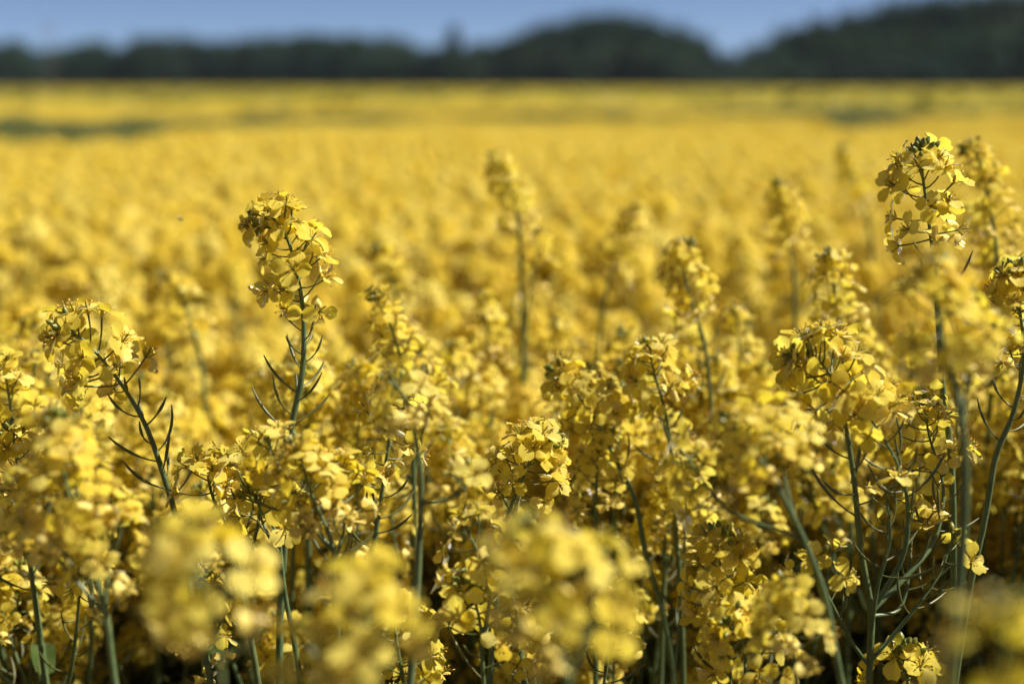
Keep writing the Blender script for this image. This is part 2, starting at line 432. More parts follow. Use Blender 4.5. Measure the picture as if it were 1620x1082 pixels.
H('sharp flower spike cut by the right picture edge above a dark slanting stem', .73,
  [rc([(1604, 428), (1610, 470), (1620, 560), (1604, 650), (1576, 720), (1560, 810)], 28, 150, npd=6, Lp=120, nb=12, vis=120)], seed=6)
H('low sharp flower head at lower right, cupped flowers drooping before dark shade', .69,
  [rc([(1146, 848), (1140, 880), (1140, 935), (1150, 1000), (1155, 1090)], 24, 150, npd=4, Lp=70, nb=9, size=1.05, vis=40),
   rc([(1150, 985), (1170, 1010), (1180, 1060), (1160, 1110)], 16, 80, npd=2, Lp=40, nb=6, dy=-.03)], seed=7)
H('slender leaning stem with few flowers and thin pods, left of the thick pale stem', .77,
  [rc([(626, 605), (619, 660), (610, 740), (594, 845), (580, 930)], 14, 150, npd=9, Lp=110, nb=5, old=.6, vis=180)], seed=8)
H('short flower head on thin forked stem between leaning left plant and sunlit clump', .74,
  [rc([(350, 728), (330, 745), (338, 790), (368, 850), (380, 930)], 15, 100, npd=3, Lp=60, nb=7, old=.5),
   rc([(382, 712), (400, 742), (412, 800), (396, 880), (380, 930)], 3, 20, npd=8, Lp=90, nb=0, dy=-.01)], seed=9)
H('plant with a spray of green unopened buds beside the sunlit clump at lower left', .73,
  [rc([(402, 778), (412, 805), (440, 850), (450, 930)], 7, 50, npd=4, Lp=60, nb=22, size=1.1, spread=1.2)], seed=10)
H('single small cupped flower on a low shoot amid dark gaps below centre', .71,
  [rc([(968, 985), (966, 1005), (960, 1040), (955, 1090)], 3, 30, npd=3, Lp=60, nb=3)], seed=11)
H('low plant with glossy green buds among dark foliage left of the large blurred centre blossom', .67,
  [rc([(752, 915), (748, 935), (760, 990), (765, 1080)], 12, 100, npd=3, Lp=60, nb=20, size=1.1, old=.5),
   rc([(735, 826), (745, 850), (775, 920), (765, 1010)], 7, 60, npd=4, Lp=70, nb=3, old=.8)], seed=12, leaves=4)
H('dark leafy bud cluster with a few spent flowers at the bottom right', .72,
  [rc([(1428, 1030), (1432, 1050), (1436, 1080), (1440, 1130)], 8, 60, npd=0, Lp=10, nb=26, size=1.15, spread=1.2)], seed=13, leaves=4)
# --- slightly soft plants just behind or before the focus
H('slightly soft yellow spike right of centre on a long bowed dark stem', .97,
  [rc([(1088, 388), (1078, 410), (1094, 480), (1115, 545), (1125, 640), (1128, 720)], 24, 130, npd=8, Lp=130, nb=10, guard=True, vis=230)], tier=2, seed=14)
H('slightly soft flower head above the bushy right plant, dark stem showing through', .93,
  [rc([(1312, 402), (1317, 430), (1325, 500), (1332, 570), (1335, 650)], 20, 120, npd=5, Lp=80, nb=8)], tier=2, seed=15)
H('leaning flower head right of centre, dark stem slanting down to the right', .84,
  [rc([(878, 590), (900, 606), (940, 662), (975, 730), (1004, 790), (1020, 870)], 24, 115, npd=6, Lp=100, nb=9, guard=True, vis=170)], tier=1, seed=16)
H('rounded flower head at mid right of centre, close beside the leaning soft one', .84,
  [rc([(1026, 548), (1034, 585), (1054, 660), (1064, 740), (1068, 820)], 24, 95, npd=6, Lp=90, nb=8)], tier=1, seed=17)
H('tall sunlit column of flowers left of centre behind the slender stem with pods', .88,
  [rc([(596, 470), (612, 500), (640, 590), (652, 690), (655, 780)], 25, 210, npd=5, Lp=80, nb=8),
   rc([(665, 560), (672, 600), (668, 680), (655, 760)], 14, 100, npd=2, Lp=40, nb=4, dy=.03),
   rc([(560, 580), (575, 620), (610, 690), (655, 770)], 14, 100, npd=2, Lp=40, nb=4, dy=.03)], tier=2, seed=18)
H('thick pale green stem left of centre with a curving side shoot and few flowers', .63,
  [rc([(620, 600), (646, 645), (666, 755), (662, 880), (655, 1000)], 12, 60, npd=2, Lp=40, nb=3, guard=False),
   rc([(752, 745), (735, 772), (705, 790), (668, 796)], 2, 15, npd=0, Lp=10, nb=2)], tier=2, thick=1.15, seed=19)
H('sunlit clump of flowers in front of the tall sharp spike, hiding its lower stem', .66,
  [rc([(468, 700), (476, 725), (496, 790), (525, 860), (530, 950)], 23, 120, npd=3, Lp=80, nb=5),
   rc([(530, 730), (535, 765), (545, 830), (525, 900)], 14, 90, npd=3, Lp=70, nb=3, dy=.02),
   rc([(425, 700), (440, 735), (475, 800), (525, 870)], 8, 70, npd=2, Lp=50, nb=4, dy=.03)], tier=2, seed=20)
H('big loose flower cluster at left edge, green buds on top, softly out of focus', .60,
  [rc([(92, 668), (94, 705), (108, 780), (132, 860), (165, 960), (180, 1070)], 27, 180, npd=4, Lp=90, nb=14, size=1.1),
   rc([(30, 760), (45, 800), (90, 880), (165, 970)], 16, 120, npd=3, Lp=60, nb=6, dy=.02),
   rc([(185, 800), (180, 840), (170, 910), (168, 990)], 15, 120, npd=3, Lp=60, nb=6, dy=.02)], tier=2, seed=21)
H('soft clump at mid right with a thick stem slanting to the lower right', .60,
  [rc([(1150, 665), (1170, 690), (1225, 760), (1296, 915), (1330, 1075)], 18, 100, npd=2, Lp=100, nb=4),
   rc([(1240, 650), (1235, 690), (1240, 750), (1262, 840)], 14, 90, npd=2, Lp=40, nb=4, dy=.03),
   rc([(1085, 720), (1105, 750), (1160, 810), (1262, 850)], 11, 90, npd=2, Lp=40, nb=4, dy=.04)], tier=2, seed=22)
H('tall blurred mass on a thick green stem in front of the highest right spike', .56,
  [rc([(1474, 415), (1480, 460), (1492, 545), (1518, 645), (1527, 790), (1505, 1070)], 18, 170, npd=4, Lp=90, nb=5),
   rc([(1536, 470), (1538, 510), (1530, 600), (1522, 690)], 8, 110, npd=2, Lp=60, nb=3, dy=.02)], tier=2, thick=1.1, seed=23)
H('blurred low clump at lower right between the drooping sharp head and forked stems', .60,
  [rc([(1245, 925), (1243, 950), (1250, 1010), (1262, 1090)], 15, 110, npd=2, Lp=60, nb=5)], tier=2, seed=24)
# --- heavily blurred blossoms close to the lens
H('blurred pale yellow blossom close to the lens at lower left, above a black gap', .47,
  [rc([(290, 848), (300, 880), (340, 980), (352, 1090)], 14, 150, npd=1, Lp=60, nb=3, size=1.25),
   ], tier=2, seed=25)
H('largest blurred blossom close to the lens below the small sharp dome', .46,
  [rc([(838, 835), (850, 875), (880, 970), (900, 1090)], 17, 185, npd=1, Lp=60, nb=3, size=1.2),
   rc([(955, 880), (955, 905), (940, 980), (900, 1075)], 6, 90, npd=1, Lp=50, nb=2, dy=.02)], tier=2, seed=26)
H('blurred blossom close to the lens, left of the largest one along the bottom edge', .46,
  [rc([(575, 915), (580, 955), (590, 1030), (600, 1120)], 13, 170, npd=0, Lp=60, nb=3, size=1.2),
   rc([(480, 1000), (495, 1030), (530, 1080), (590, 1140)], 8, 120, npd=0, Lp=60, nb=2, dy=.01)], tier=2, seed=27)
H('shaded brownish blur of flowers in the bottom right corner, nearest the lens', .34,
  [rc([(1592, 965), (1592, 1000), (1588, 1060), (1580, 1140)], 8, 190, npd=0, Lp=60, nb=3)], tier=2, seed=28)
# --- soft spikes behind
H('tall soft spike at top centre on a long straight blurred stem', 1.2,
  [rc([(780, 248), (796, 275), (818, 340), (825, 430), (828, 560), (826, 690)], 27, 130, npd=6, Lp=200, nb=8, guard=True, vis=300),
   rc([(850, 370), (850, 400), (838, 470), (827, 560)], 11, 100, npd=2, Lp=60, nb=3)], tier=2, thick=1.25, seed=29)
H('soft spike behind the leaning left plant, pale blurred stem below it', 1.2,
  [rc([(258, 438), (278, 455), (305, 520), (322, 600), (325, 720)], 28, 110, npd=6, Lp=150, nb=8, guard=True, vis=220)], tier=2, thick=1.2, seed=30)
H('soft spike just above the sunlit column left of centre', 1.18,
  [rc([(596, 392), (612, 425), (636, 500), (648, 620)], 24, 130, npd=4, Lp=120, nb=8)], tier=2, seed=31)
H('soft spike leaning left between the top centre spike and the bowed stem', 1.25,
  [rc([(1006, 330), (992, 365), (968, 430), (950, 520), (945, 600)], 30, 120, npd=4, Lp=120, nb=8)], tier=2, seed=32)
H('soft rounded spike right of centre on a dark upright stem below the tree line', 1.18,
  [rc([(1232, 292), (1240, 330), (1256, 430), (1258, 540)], 26, 105, npd=4, Lp=150, nb=10, guard=True, vis=180)], tier=2, thick=1.15, seed=33)
H('faint very soft spike at upper right, farthest of the tall ones', 1.65,
  [rc([(1332, 232), (1350, 280), (1375, 360), (1382, 470)], 28, 110, npd=4, Lp=120, nb=8)], tier=2, thick=1.2, seed=34)
H('soft nodding spike at upper right, right behind the highest sharp spike', 1.0,
  [rc([(1528, 236), (1546, 248), (1566, 330), (1578, 420), (1572, 530)], 30, 190, npd=5, Lp=120, nb=9, guard=True, vis=150)], tier=2, thick=1.1, seed=35)

# ---------------------------------------------------------------- filling plants, near: copies with flowers as parts
def copy_tree(o, parent=None, M=None):
    c = o.copy(); C.objects.link(c)
    if parent is not None: c.parent = parent
    if M is not None: c.matrix_basis = M
    for ch in KIDS.get(o, ()): copy_tree(ch, c)
    return c
KIDS = {}
def index_kids(root):
    for o in C.objects:
        if o.parent is not None: KIDS.setdefault(o.parent, [])
    KIDS.clear()
    for o in C.objects:
        if o.parent is not None: KIDS.setdefault(o.parent, []).append(o)

def proto_axes(rng, H0, nbr):
    """axes of a plant of height H0: main stem and side shoots, plant foot at the origin"""
    lean = rng.uniform(-.05, .05); ly = rng.uniform(-.05, .05)
    def main(z): t = z / H0; return Vector((lean * t * t, ly * t * t, z))
    nod = rng.uniform(-.012, .012)
    ax = [[main(H0) + Vector((nod, nod * .5, -.004)), main(H0 - .02), main(H0 - .12), main(H0 * .7), main(H0 * .35), Vector((0, 0, 0))]]
    a0 = rng.uniform(0, TAU)
    for k in range(nbr):
        a = a0 + k * TAU / nbr + rng.uniform(-.5, .5); zb = H0 - rng.uniform(.22, .40); drop = rng.uniform(.02, .17); r = rng.uniform(.03, .085)
        d = Vector((math.cos(a), math.sin(a), 0)); b = main(zb); top = main(H0 - drop) + d * r
        ax.append([top, top.lerp(b, .3) + d * r * .22, top.lerp(b, .7) + d * r * .22, b])
    return ax

HEADPTS = {}
def make_near(rng, label, group, H0, nbr):
    root = thing('rapeseed_plant', label, 'plant', None, group); hp = []
    for i, P in enumerate(proto_axes(rng, H0, nbr)):
        ax = Axis(P); new('stem' if i == 0 else 'branch', stem_mesh(ax, 1 if i == 0 else .8), root)
        nf = rng.randint(15, 21) if i == 0 else rng.randint(9, 17)
        Lf = rng.uniform(.036, .064) * (1 if i == 0 else .85)
        add_raceme(root, rng, ax, 8, nf, Lf, rng.randint(6, 10), .06, 2, 1, .3)
        hp.append(ax.at(Lf * .45)[0])
        if i == 0:
            for q in range(7):
                d = rng.uniform(.19, .7); p, a = ax.at(d); new('leaf', LEAVES[0 if d < .3 else rng.randint(0, 3)], root, Matrix.Translation(p) @ Matrix.Rotation(rng.uniform(0, TAU), 4, 'Z') @ Matrix.Scale(rng.uniform(.45, .75) + .5 * max(0, d - .3), 4))
    HEADPTS[root] = hp; return root

# far plants: each raceme one joined mesh
def head_geo(rng, lod=1, nf=None, pods=True):
    ax = Axis([Vector((rng.uniform(-.01, .01), rng.uniform(-.01, .01), 0)), Vector((0, 0, -.02)), Vector((0, 0, -.16)), Vector((0, 0, -.2))])
    Lf = rng.uniform(.026, .046); nf = nf or rng.randint(17, 24); g = Geo()
    for kind, M, t in slots(rng, ax, 6, nf, Lf, 7 if pods else 0, .07):
        if kind == 'bud': g.put(ellipsoid(.006, .0017, BUD, 3, 4, .004), M)
        elif kind == 'pod': g.put(pod_geo(rng, .010 + .01 * t, .013, 3), M)
        else: g.put(whole_flower(rng, .0115 + .012 * min(1, t * 1.5), t > .8 and rng.random() < .5, 1), M)
    return g
hr = random.Random(77)
HEADG = [head_geo(hr) for _ in range(8)]
HEADS = [g.mesh('flower_head') for g in HEADG]
def make_mid(rng, label, group, H0, nbr):
    root = thing('rapeseed_plant', label, 'plant', None, group); hp = []
    for i, P in enumerate(proto_axes(rng, H0, nbr)):
        ax = Axis(P); new('stem' if i == 0 else 'branch', stem_mesh(ax, 1 if i == 0 else .8, sides=5), root)
        p, a = ax.at(0); new('flower_head', rng.choice(HEADS), root, frame(p, a, Vector((math.cos(i), math.sin(i), 0))) @ Matrix.Scale(SIZE * rng.uniform(.78, 1.0), 4)); hp.append(ax.at(.03)[0])
        if i == 0:
            for q in range(3):
                p, a = ax.at(rng.uniform(.3, .7)); new('leaf', rng.choice(LEAVES), root, Matrix.Translation(p) @ Matrix.Rotation(rng.uniform(0, TAU), 4, 'Z'))
    HEADPTS[root] = hp; return root

PH = 1.0
CLEAR = [(1270, 800, 1540, 1200), (660, 780, 745, 1100), (1010, 930, 1070, 1100), (180, 900, 270, 1100), (1240, 840, 1300, 930)]   # gaps where the photograph looks down into the shade (pixels)
fr = random.Random(5)
near_protos = [make_near(fr, 'x', 'x', PH, n) for n in (4, 5, 4, 5, 4)]
mid_protos = [make_mid(fr, 'x', 'x', PH, n) for n in (6, 7, 6, 7, 7, 6)]
index_kids(None)
MARKS = [('tall sharp spike', 450, 400, .75), ('leaning left spike', 150, 560, .75), ('highest right spike', 1455, 290, .76), ('small centre dome', 840, 715, .73),
 ('bushy right plant', 1300, 600, .71), ('right edge spike', 1605, 490, .73), ('drooping lower right head', 1140, 920, .69), ('bowed dark stem', 1105, 540, .97),
 ('sunlit centre column', 630, 560, .88), ('sunlit clump', 490, 740, .66), ('loose left cluster', 100, 780, .60), ('largest blurred blossom', 870, 900, .42),
 ('top centre soft spike', 800, 300, 1.2), ('soft rounded spike', 1240, 340, 1.18), ('blurred lower left blossom', 310, 910, .43), ('small leaning soft spike', 985, 370, 1.25), ('soft left spike', 280, 470, 1.2)]
GROUPS = {'bottom': 'rapeseed plants in the lower foreground', 'left': 'rapeseed plants crowding the left middle ground', 'centre': 'rapeseed plants crowding the centre middle ground',
 'right': 'rapeseed plants crowding the right middle ground', 'backleft': 'rapeseed plants merging into the field at left', 'backright': 'rapeseed plants merging into the field at right'}
FILLED = []
def relation(u, v, z):
    nm, a, b, Y = min(MARKS, key=lambda m: (m[1] - u) ** 2 + (m[2] - v) ** 2)
    side = ('right of' if u > a else 'left of') if abs(u - a) > abs(v - b) else ('below' if v > b else 'above')
    depth = 'behind and ' if z > Y + .06 else 'before and ' if z < Y - .06 else ''
    return f'{depth}{side} the {nm}'
ONES = 'zero one two three four five six seven eight nine ten eleven twelve thirteen fourteen fifteen sixteen seventeen eighteen nineteen'.split()
ORDS = 'zeroth first second third fourth fifth sixth seventh eighth ninth tenth eleventh twelfth thirteenth fourteenth fifteenth sixteenth seventeenth eighteenth nineteenth'.split()
TENS = ['', '', 'twenty', 'thirty', 'forty', 'fifty', 'sixty', 'seventy', 'eighty', 'ninety']
def num(n): return ONES[n] if n < 20 else TENS[n // 10] + ('-' + ONES[n % 10] if n % 10 else '')
def nth(n): return ORDS[n] if n < 20 else (TENS[n // 10] + '-' + ORDS[n % 10] if n % 10 else TENS[n // 10][:-1] + 'ieth')
def label_fill():
    sets = {}
    for o, u, v, z in FILLED: sets.setdefault(relation(u, v, z) if -20 < u < 1640 and v < 1100 else ('below the picture edge' if v >= 1100 else 'outside the left edge' if u < 0 else 'outside the right edge'), []).append((z, o))
    for rel, L in sets.items():
        L.sort(key=lambda t: t[0])
        for i, (z, o) in enumerate(L):
            if len(L) == 1 or False: o['label'] = f'blurred rapeseed plant {rel}'
            else:
                n = num(len(L)); q = 'nearest' if i == 0 else nth(i + 1) + ' nearest'
                o['label'] = f'blurred rapeseed plant, {q} of {n} {rel}'
first_used = set()
COUNT = 0
def place(protos, x, y, top, rot, tilt):
    global COUNT
    src = fr.choice(protos); sc = top / PH
    # the plant is not scaled: its foot is sunk or raised by copying at its own height, so flowers keep their size
    M = Matrix.Translation((x, y, top - PH)) @ Euler((tilt[0], tilt[1], rot)).to_matrix().to_4x4()
    # keep clear what the photograph shows unobstructed
    for h in HEADPTS[src]:
        p = M @ h; u, v, z = project(p)
        if z < .2: return False
        r = .020 * FPX / z
        for q, rad, Y, guard in HEROES:
            if z > Y + .02: 
                continue
            uu, vv, zz = project(q)
            if (uu - u) ** 2 + (vv - v) ** 2 < (r + rad * FPX / zz) ** 2 * (.8 if guard else .35): return False
        if v < SKYLINE(z, u): return False
        if z < .95 and v > 850 and fr.random() < .45: return False
        if z < 1.0 and any(a < u < c and b < v < d for a, b, c, d in CLEAR): return False
    if src in first_used: o = copy_tree(src, None, M)
    else: o = src; o.matrix_basis = M; first_used.add(src)
    u, v, z = project(M @ HEADPTS[src][0])
    zone = 'bottom' if z < .72 else (('left' if u < 540 else 'centre' if u < 1010 else 'right') if z < 1.5 else ('backleft' if u < 810 else 'backright'))
    o['group'] = GROUPS[zone]; FILLED.append((o, u, v, z)); COUNT += 1
    return True
def SKYLINE(z, u):
    """highest pixel row the ordinary crop reaches at a given distance"""
    return HORIZON + FPX * .122 / z

tries = 0; n_near = 0
# lower foreground and focus band
while n_near < 92 and tries < 9000:
    tries += 1; y = fr.uniform(.50, 1.12); x = fr.uniform(-.47, .47) * (y + .25)
    if n_near > 78: x = fr.choice((-1, 1)) * fr.uniform(.40 * y + .05, .42 * y + .2)
    below = fr.gauss(.20, .03) if y > .8 else fr.gauss(.27, .04)
    if place(near_protos, x, y, 1.40 - max(.13, below), fr.uniform(0, TAU), (fr.gauss(0, .05), fr.gauss(0, .05))): n_near += 1
tries = n_bank = 0
while n_bank < 26 and tries < 5000:      # the thick bank of bloom right of centre
    tries += 1; y = fr.uniform(.66, .98); u0 = fr.uniform(880, 1600); x = (u0 - 810) / FPX * y
    if place(near_protos, x, y, 1.40 - max(.14, fr.gauss(.20, .025)), fr.uniform(0, TAU), (fr.gauss(0, .06), fr.gauss(0, .06))): n_bank += 1
n_mid = 0; tries = 0
while n_mid < 135 and tries < 9000:
    tries += 1; y = math.sqrt(fr.uniform(1.02 ** 2, 2.05 ** 2)); x = fr.uniform(-.45, .45) * (y + .15)
    below = fr.gauss(.212, .028)
    if place(mid_protos, x, y, 1.40 - max(.13, below), fr.uniform(0, TAU), (fr.gauss(0, .05), fr.gauss(0, .05))): n_mid += 1
for p in near_protos + mid_protos:
    if p not in first_used: place([p], 0, 2.4, 1.2, 0, (0, 0))
label_fill()
print('filling plants', COUNT, n_near, n_bank, n_mid, 'objects', len(C.objects))

# ---------------------------------------------------------------- the field beyond, as stuff
def instancer(name, protos, P, rot, sc, idx, label, cat):
    me = bpy.data.meshes.new(name); n = len(P)
    me.vertices.add(n); me.vertices.foreach_set('co', np.asarray(P, np.float32).ravel())
    for nm, ty, arr in (('rz', 'FLOAT', rot), ('sc', 'FLOAT', sc), ('vi', 'INT', idx)):
        me.attributes.new(nm, ty, 'POINT').data.foreach_set('value', np.asarray(arr, np.int32 if ty == 'INT' else np.float32))
    o = new(name, me); o['kind'] = 'stuff'; o['label'] = label; o['category'] = cat
    ng = bpy.data.node_groups.new(name, 'GeometryNodeTree')
    ng.interface.new_socket('Geometry', in_out='INPUT', socket_type='NodeSocketGeometry')
    ng.interface.new_socket('Geometry', in_out='OUTPUT', socket_type='NodeSocketGeometry')
    N = ng.nodes; L = ng.links
    gi = N.new('NodeGroupInput'); go = N.new('NodeGroupOutput'); jn = N.new('GeometryNodeJoinGeometry'); ip = N.new('GeometryNodeInstanceOnPoints')
    for p in reversed(protos):
        oi = N.new('GeometryNodeObjectInfo'); oi.inputs['Object'].default_value = p
        gti = N.new('GeometryNodeGeometryToInstance'); L.new(oi.outputs['Geometry'], gti.inputs[0]); L.new(gti.outputs[0], jn.inputs[0])
    def attr(nm, ty):
        a = N.new('GeometryNodeInputNamedAttribute'); a.data_type = ty; a.inputs[0].default_value = nm; return a.outputs[0]
    cx = N.new('ShaderNodeCombineXYZ'); L.new(attr('rz', 'FLOAT'), cx.inputs[2])
    e2r = N.new('FunctionNodeEulerToRotation'); L.new(cx.outputs[0], e2r.inputs[0])
    L.new(gi.outputs[0], ip.inputs['Points']); L.new(jn.outputs[0], ip.inputs['Instance'])
    ip.inputs['Pick Instance'].default_value = True
    L.new(attr('vi', 'INT'), ip.inputs['Instance Index']); L.new(e2r.outputs[0], ip.inputs['Rotation']); L.new(attr('sc', 'FLOAT'), ip.inputs['Scale'])
    L.new(ip.outputs[0], go.inputs[0])
    o.modifiers.new('field', 'NODES').node_group = ng
    return o

def loose(name, geo, mats=None): return bpy.data.objects.new(name, geo.mesh(name, mats))

nr = np.random.default_rng(3)
# the tramline: a gap where the sprayer drives, curving away to the right
TRAM = ((-200, 220), (0, 213), (60, 215), (110, 220), (200, 214), (300, 202), (400, 190), (520, 184), (700, 180), (1000, 181), (1250, 182), (1380, 181), (1480, 176), (1620, 168), (1900, 160))
HALF = ((-200, 18), (60, 19), (110, 21), (210, 19), (280, 9), (390, 10), (450, 6), (620, 3), (700, 2), (820, 2), (1000, 2), (1150, 2), (1290, 6), (1340, 15), (1420, 14), (1460, 8), (1530, 11), (1580, 8), (1700, 8))
def in_tram(X, Y, jit=0.0):
    """the strip of ground where the crop was driven down"""
    dz = -.215; zc = Y * math.cos(PITCH) - dz * math.sin(PITCH); yc = Y * math.sin(PITCH) + dz * math.cos(PITCH)
    u = 810 + FPX * X / zc; v = 541 - FPX * yc / zc
    tv = np.interp(u, *zip(*TRAM)); hw = np.interp(u, *zip(*HALF)) * (1 + .35 * np.sin(u * .05) * np.sin(u * .017 + 1)) + jit
    return np.abs(v - tv) < hw
def swell(X, Y): return .03 * np.sin(X * .9 + Y * .5) + .025 * np.sin(Y * .35 - X * .2 + 1)

# nearer: single flowering tops
tops = []
for k in range(8):
    g = Geo().put(HEADG[k]); v, f = tube([(0, 0, 0), (0, 0, -.1), (.01, 0, -.5)], [.001, .0022, .0035], 4, cap=False); g.add(v, f, STEM)
    for q in range(3):
        hx = Matrix.Translation((.12 * math.cos(q * 2.5 + k), .12 * math.sin(q * 2.5 + k), -.03 - .05 * q)) @ Euler((hr.gauss(0, .22), hr.gauss(0, .22), 0)).to_matrix().to_4x4(); g.put(HEADG[(k + 3 * q + 1) % 8], hx)
        g.put(leaf_geo(hr, .12, .02, 4, 3), Matrix.Translation((0, 0, -.22 - .1 * q)) @ Matrix.Rotation(k + q * 2.5, 4, 'Z'))
    tops.append(loose('flowering_top', g))
for k in range(3):          # late plants still in leaf and bud, standing where the crop was driven down
    g = Geo(); v, f = tube([(0, 0, .0), (.004, 0, -.1), (.01, 0, -.5)], [.0012, .0024, .0036], 4, cap=False); g.add(v, f, STEM)
    for q in range(22): g.put(leaf_geo(hr, hr.uniform(.05, .11), hr.uniform(.009, .02), 4, 3, BUD if q % 2 else POD), Matrix.Translation((0, 0, -.03 - .016 * q)) @ Matrix.Rotation(q * 2.4 + k, 4, 'Z'))
    for q in range(10): g.put(ellipsoid(.007, .002, BUD, 3, 4), Matrix.Translation((.006 * math.cos(q * 2.4), .006 * math.sin(q * 2.4), -.004 - .001 * q)))
    tops.append(loose('leafy_top', g))
n = 80000
Y = np.sqrt(nr.uniform(1.9 ** 2, 15.5 ** 2, n)); X = nr.uniform(-.52, .52, n) * (Y + 1.2)
patchy = np.sin(X * 3.1 + np.sin(Y * 2.3) * 1.5) + np.sin(X * 7.3 + Y * 4.1) * .7
keep = ~in_tram(X, Y, nr.normal(0, 1.5, n) + patchy * 2.2 - 1); low = ~keep & (nr.uniform(0, 1, n) < .7)
fx, fy = nr.uniform(-1.9, 1.9, 4000), nr.uniform(.45, 1.95, 4000); side = np.abs(fx) > .45 * (fy + .15) + .03     # crop to either side of the near plants
ex = nr.uniform(-.5, .5, 95000) ; ey = np.sqrt(nr.uniform(1.9 ** 2, 7 ** 2, 95000)); ex = ex * (ey + 1); ek = ~in_tram(ex, ey)     # thicker stand nearby
dy = np.sqrt(nr.uniform(1.0, 2.0 ** 2, 1500)); dx = nr.uniform(-.46, .46, 1500) * (dy + .2)                     # lower tops under the single plants
X = np.concatenate([X[keep], X[low], fx[side], ex[ek], dx]); Y = np.concatenate([Y[keep], Y[low], fy[side], ey[ek], dy])
down = np.concatenate([np.zeros(keep.sum()), np.full(low.sum(), .03), np.full(side.sum(), .03), nr.uniform(.0, .035, ek.sum()), nr.uniform(.03, .15, 1500)])
leafy = np.zeros(len(X), bool); leafy[keep.sum():keep.sum() + low.sum()] = True
print('tops', len(X))
Z = 1.188 - np.where(leafy, -.02, np.abs(nr.normal(0, .022, len(X)))) + nr.normal(0, .008, len(X)) - np.where(leafy, 0, down) + swell(X, Y) * np.clip((Y - 2) / 4, 0, 1)
instancer('flowering_field_near', tops, np.stack([X, Y, Z], 1), nr.uniform(0, TAU, len(X)), SIZE * nr.uniform(.75, .98, len(X)), np.where(leafy, nr.integers(8, 11, len(X)), nr.integers(0, 8, len(X))),
          'blurred yellow rapeseed crop between the foreground plants and the far field', 'crop field')

# farther: squares of crop
def patch(rg, size, heads, quads, q):
    g = Geo(); n = heads * quads
    hx = rg.uniform(-size / 2, size / 2, (heads, 2)); hz = -np.abs(rg.normal(0, .05, heads)) + .02
    c = np.repeat(np.concatenate([hx, hz[:, None]], 1), quads, 0) + rg.normal(0, 1, (n, 3)) * np.array([.016, .016, .020])
    a = rg.normal(0, 1, (n, 3)); a /= np.linalg.norm(a, axis=1, keepdims=True); b = np.cross(a, rg.normal(0, 1, (n, 3))); b /= np.linalg.norm(b, axis=1, keepdims=True)
    s = q * rg.uniform(.7, 1.2, (n, 1)) / 2
    V = np.stack([c - a * s - b * s, c + a * s - b * s, c + a * s + b * s, c - a * s + b * s], 1).reshape(-1, 3)
    g.add(V, np.arange(n * 4).reshape(-1, 4), PETAL)
    m = max(6, int(heads * .7)); c = np.concatenate([rg.uniform(-size / 2, size / 2, (m, 2)), rg.uniform(-.28, -.08, (m, 1))], 1)
    d = rg.normal(0, 1, (m, 3)) * np.array([.05, .05, .02]); u = np.array([0, 0, .10 * 1.0]) + rg.normal(0, .03, (m, 3))
    V = np.stack([c - d - u, c + d - u, c + d + u, c - d + u], 1).reshape(-1, 3)
    g.add(V, np.arange(m * 4).reshape(-1, 4), LEAF)
    return g
pa = [loose('crop_patch', patch(nr, 1.3, 380, 20, .0135)) for _ in range(5)]
gx, gy = np.meshgrid(np.arange(-50, 51), np.arange(12, 66)); X = gx.ravel() * 1.1 + nr.uniform(-.2, .2, gx.size); Y = gy.ravel() * 1.1 + nr.uniform(-.2, .2, gx.size)
k = (np.abs(X) < .52 * Y + 3) & (Y > 14.4); X, Y = X[k], Y[k]
instancer('flowering_field_middle', pa, np.stack([X, Y, 1.166 + swell(X, Y) * np.clip(25 / Y, 0, 1)], 1), nr.uniform(0, TAU, len(X)), np.ones(len(X)), nr.integers(0, 5, len(X)),
          'smooth yellow band of rapeseed crop beyond the dark tramline', 'crop field')
pb = [loose('crop_block', patch(nr, 7.5, 5200, 6, .034)) for _ in range(3)]
gx, gy = np.meshgrid(np.arange(-26, 27), np.arange(11, 43)); X = gx.ravel() * 6.2 + nr.uniform(-.5, .5, gx.size); Y = gy.ravel() * 6.2 + nr.uniform(-.5, .5, gx.size)
k = np.abs(X) < .5 * Y + 12; X, Y = X[k], Y[k]
instancer('flowering_field_far', pb, np.stack([X, Y, np.full(len(X), 1.16)], 1), nr.integers(0, 4, len(X)) * math.pi / 2, np.ones(len(X)), nr.integers(0, 3, len(X)),
          'far edge of the yellow rapeseed crop in front of the dark trees', 'crop field')

# ground
gme = Geo().add([(-3000, -3000, 0), (3000, -3000, 0), (3000, 3000, 0), (-3000, 3000, 0)], [(0, 1, 2, 3)], 0).mesh('ground', [M_SOIL])
gr = new('ground', gme); gr['kind'] = 'structure'; gr['label'] = 'bare soil under the crop'; gr['category'] = 'ground'

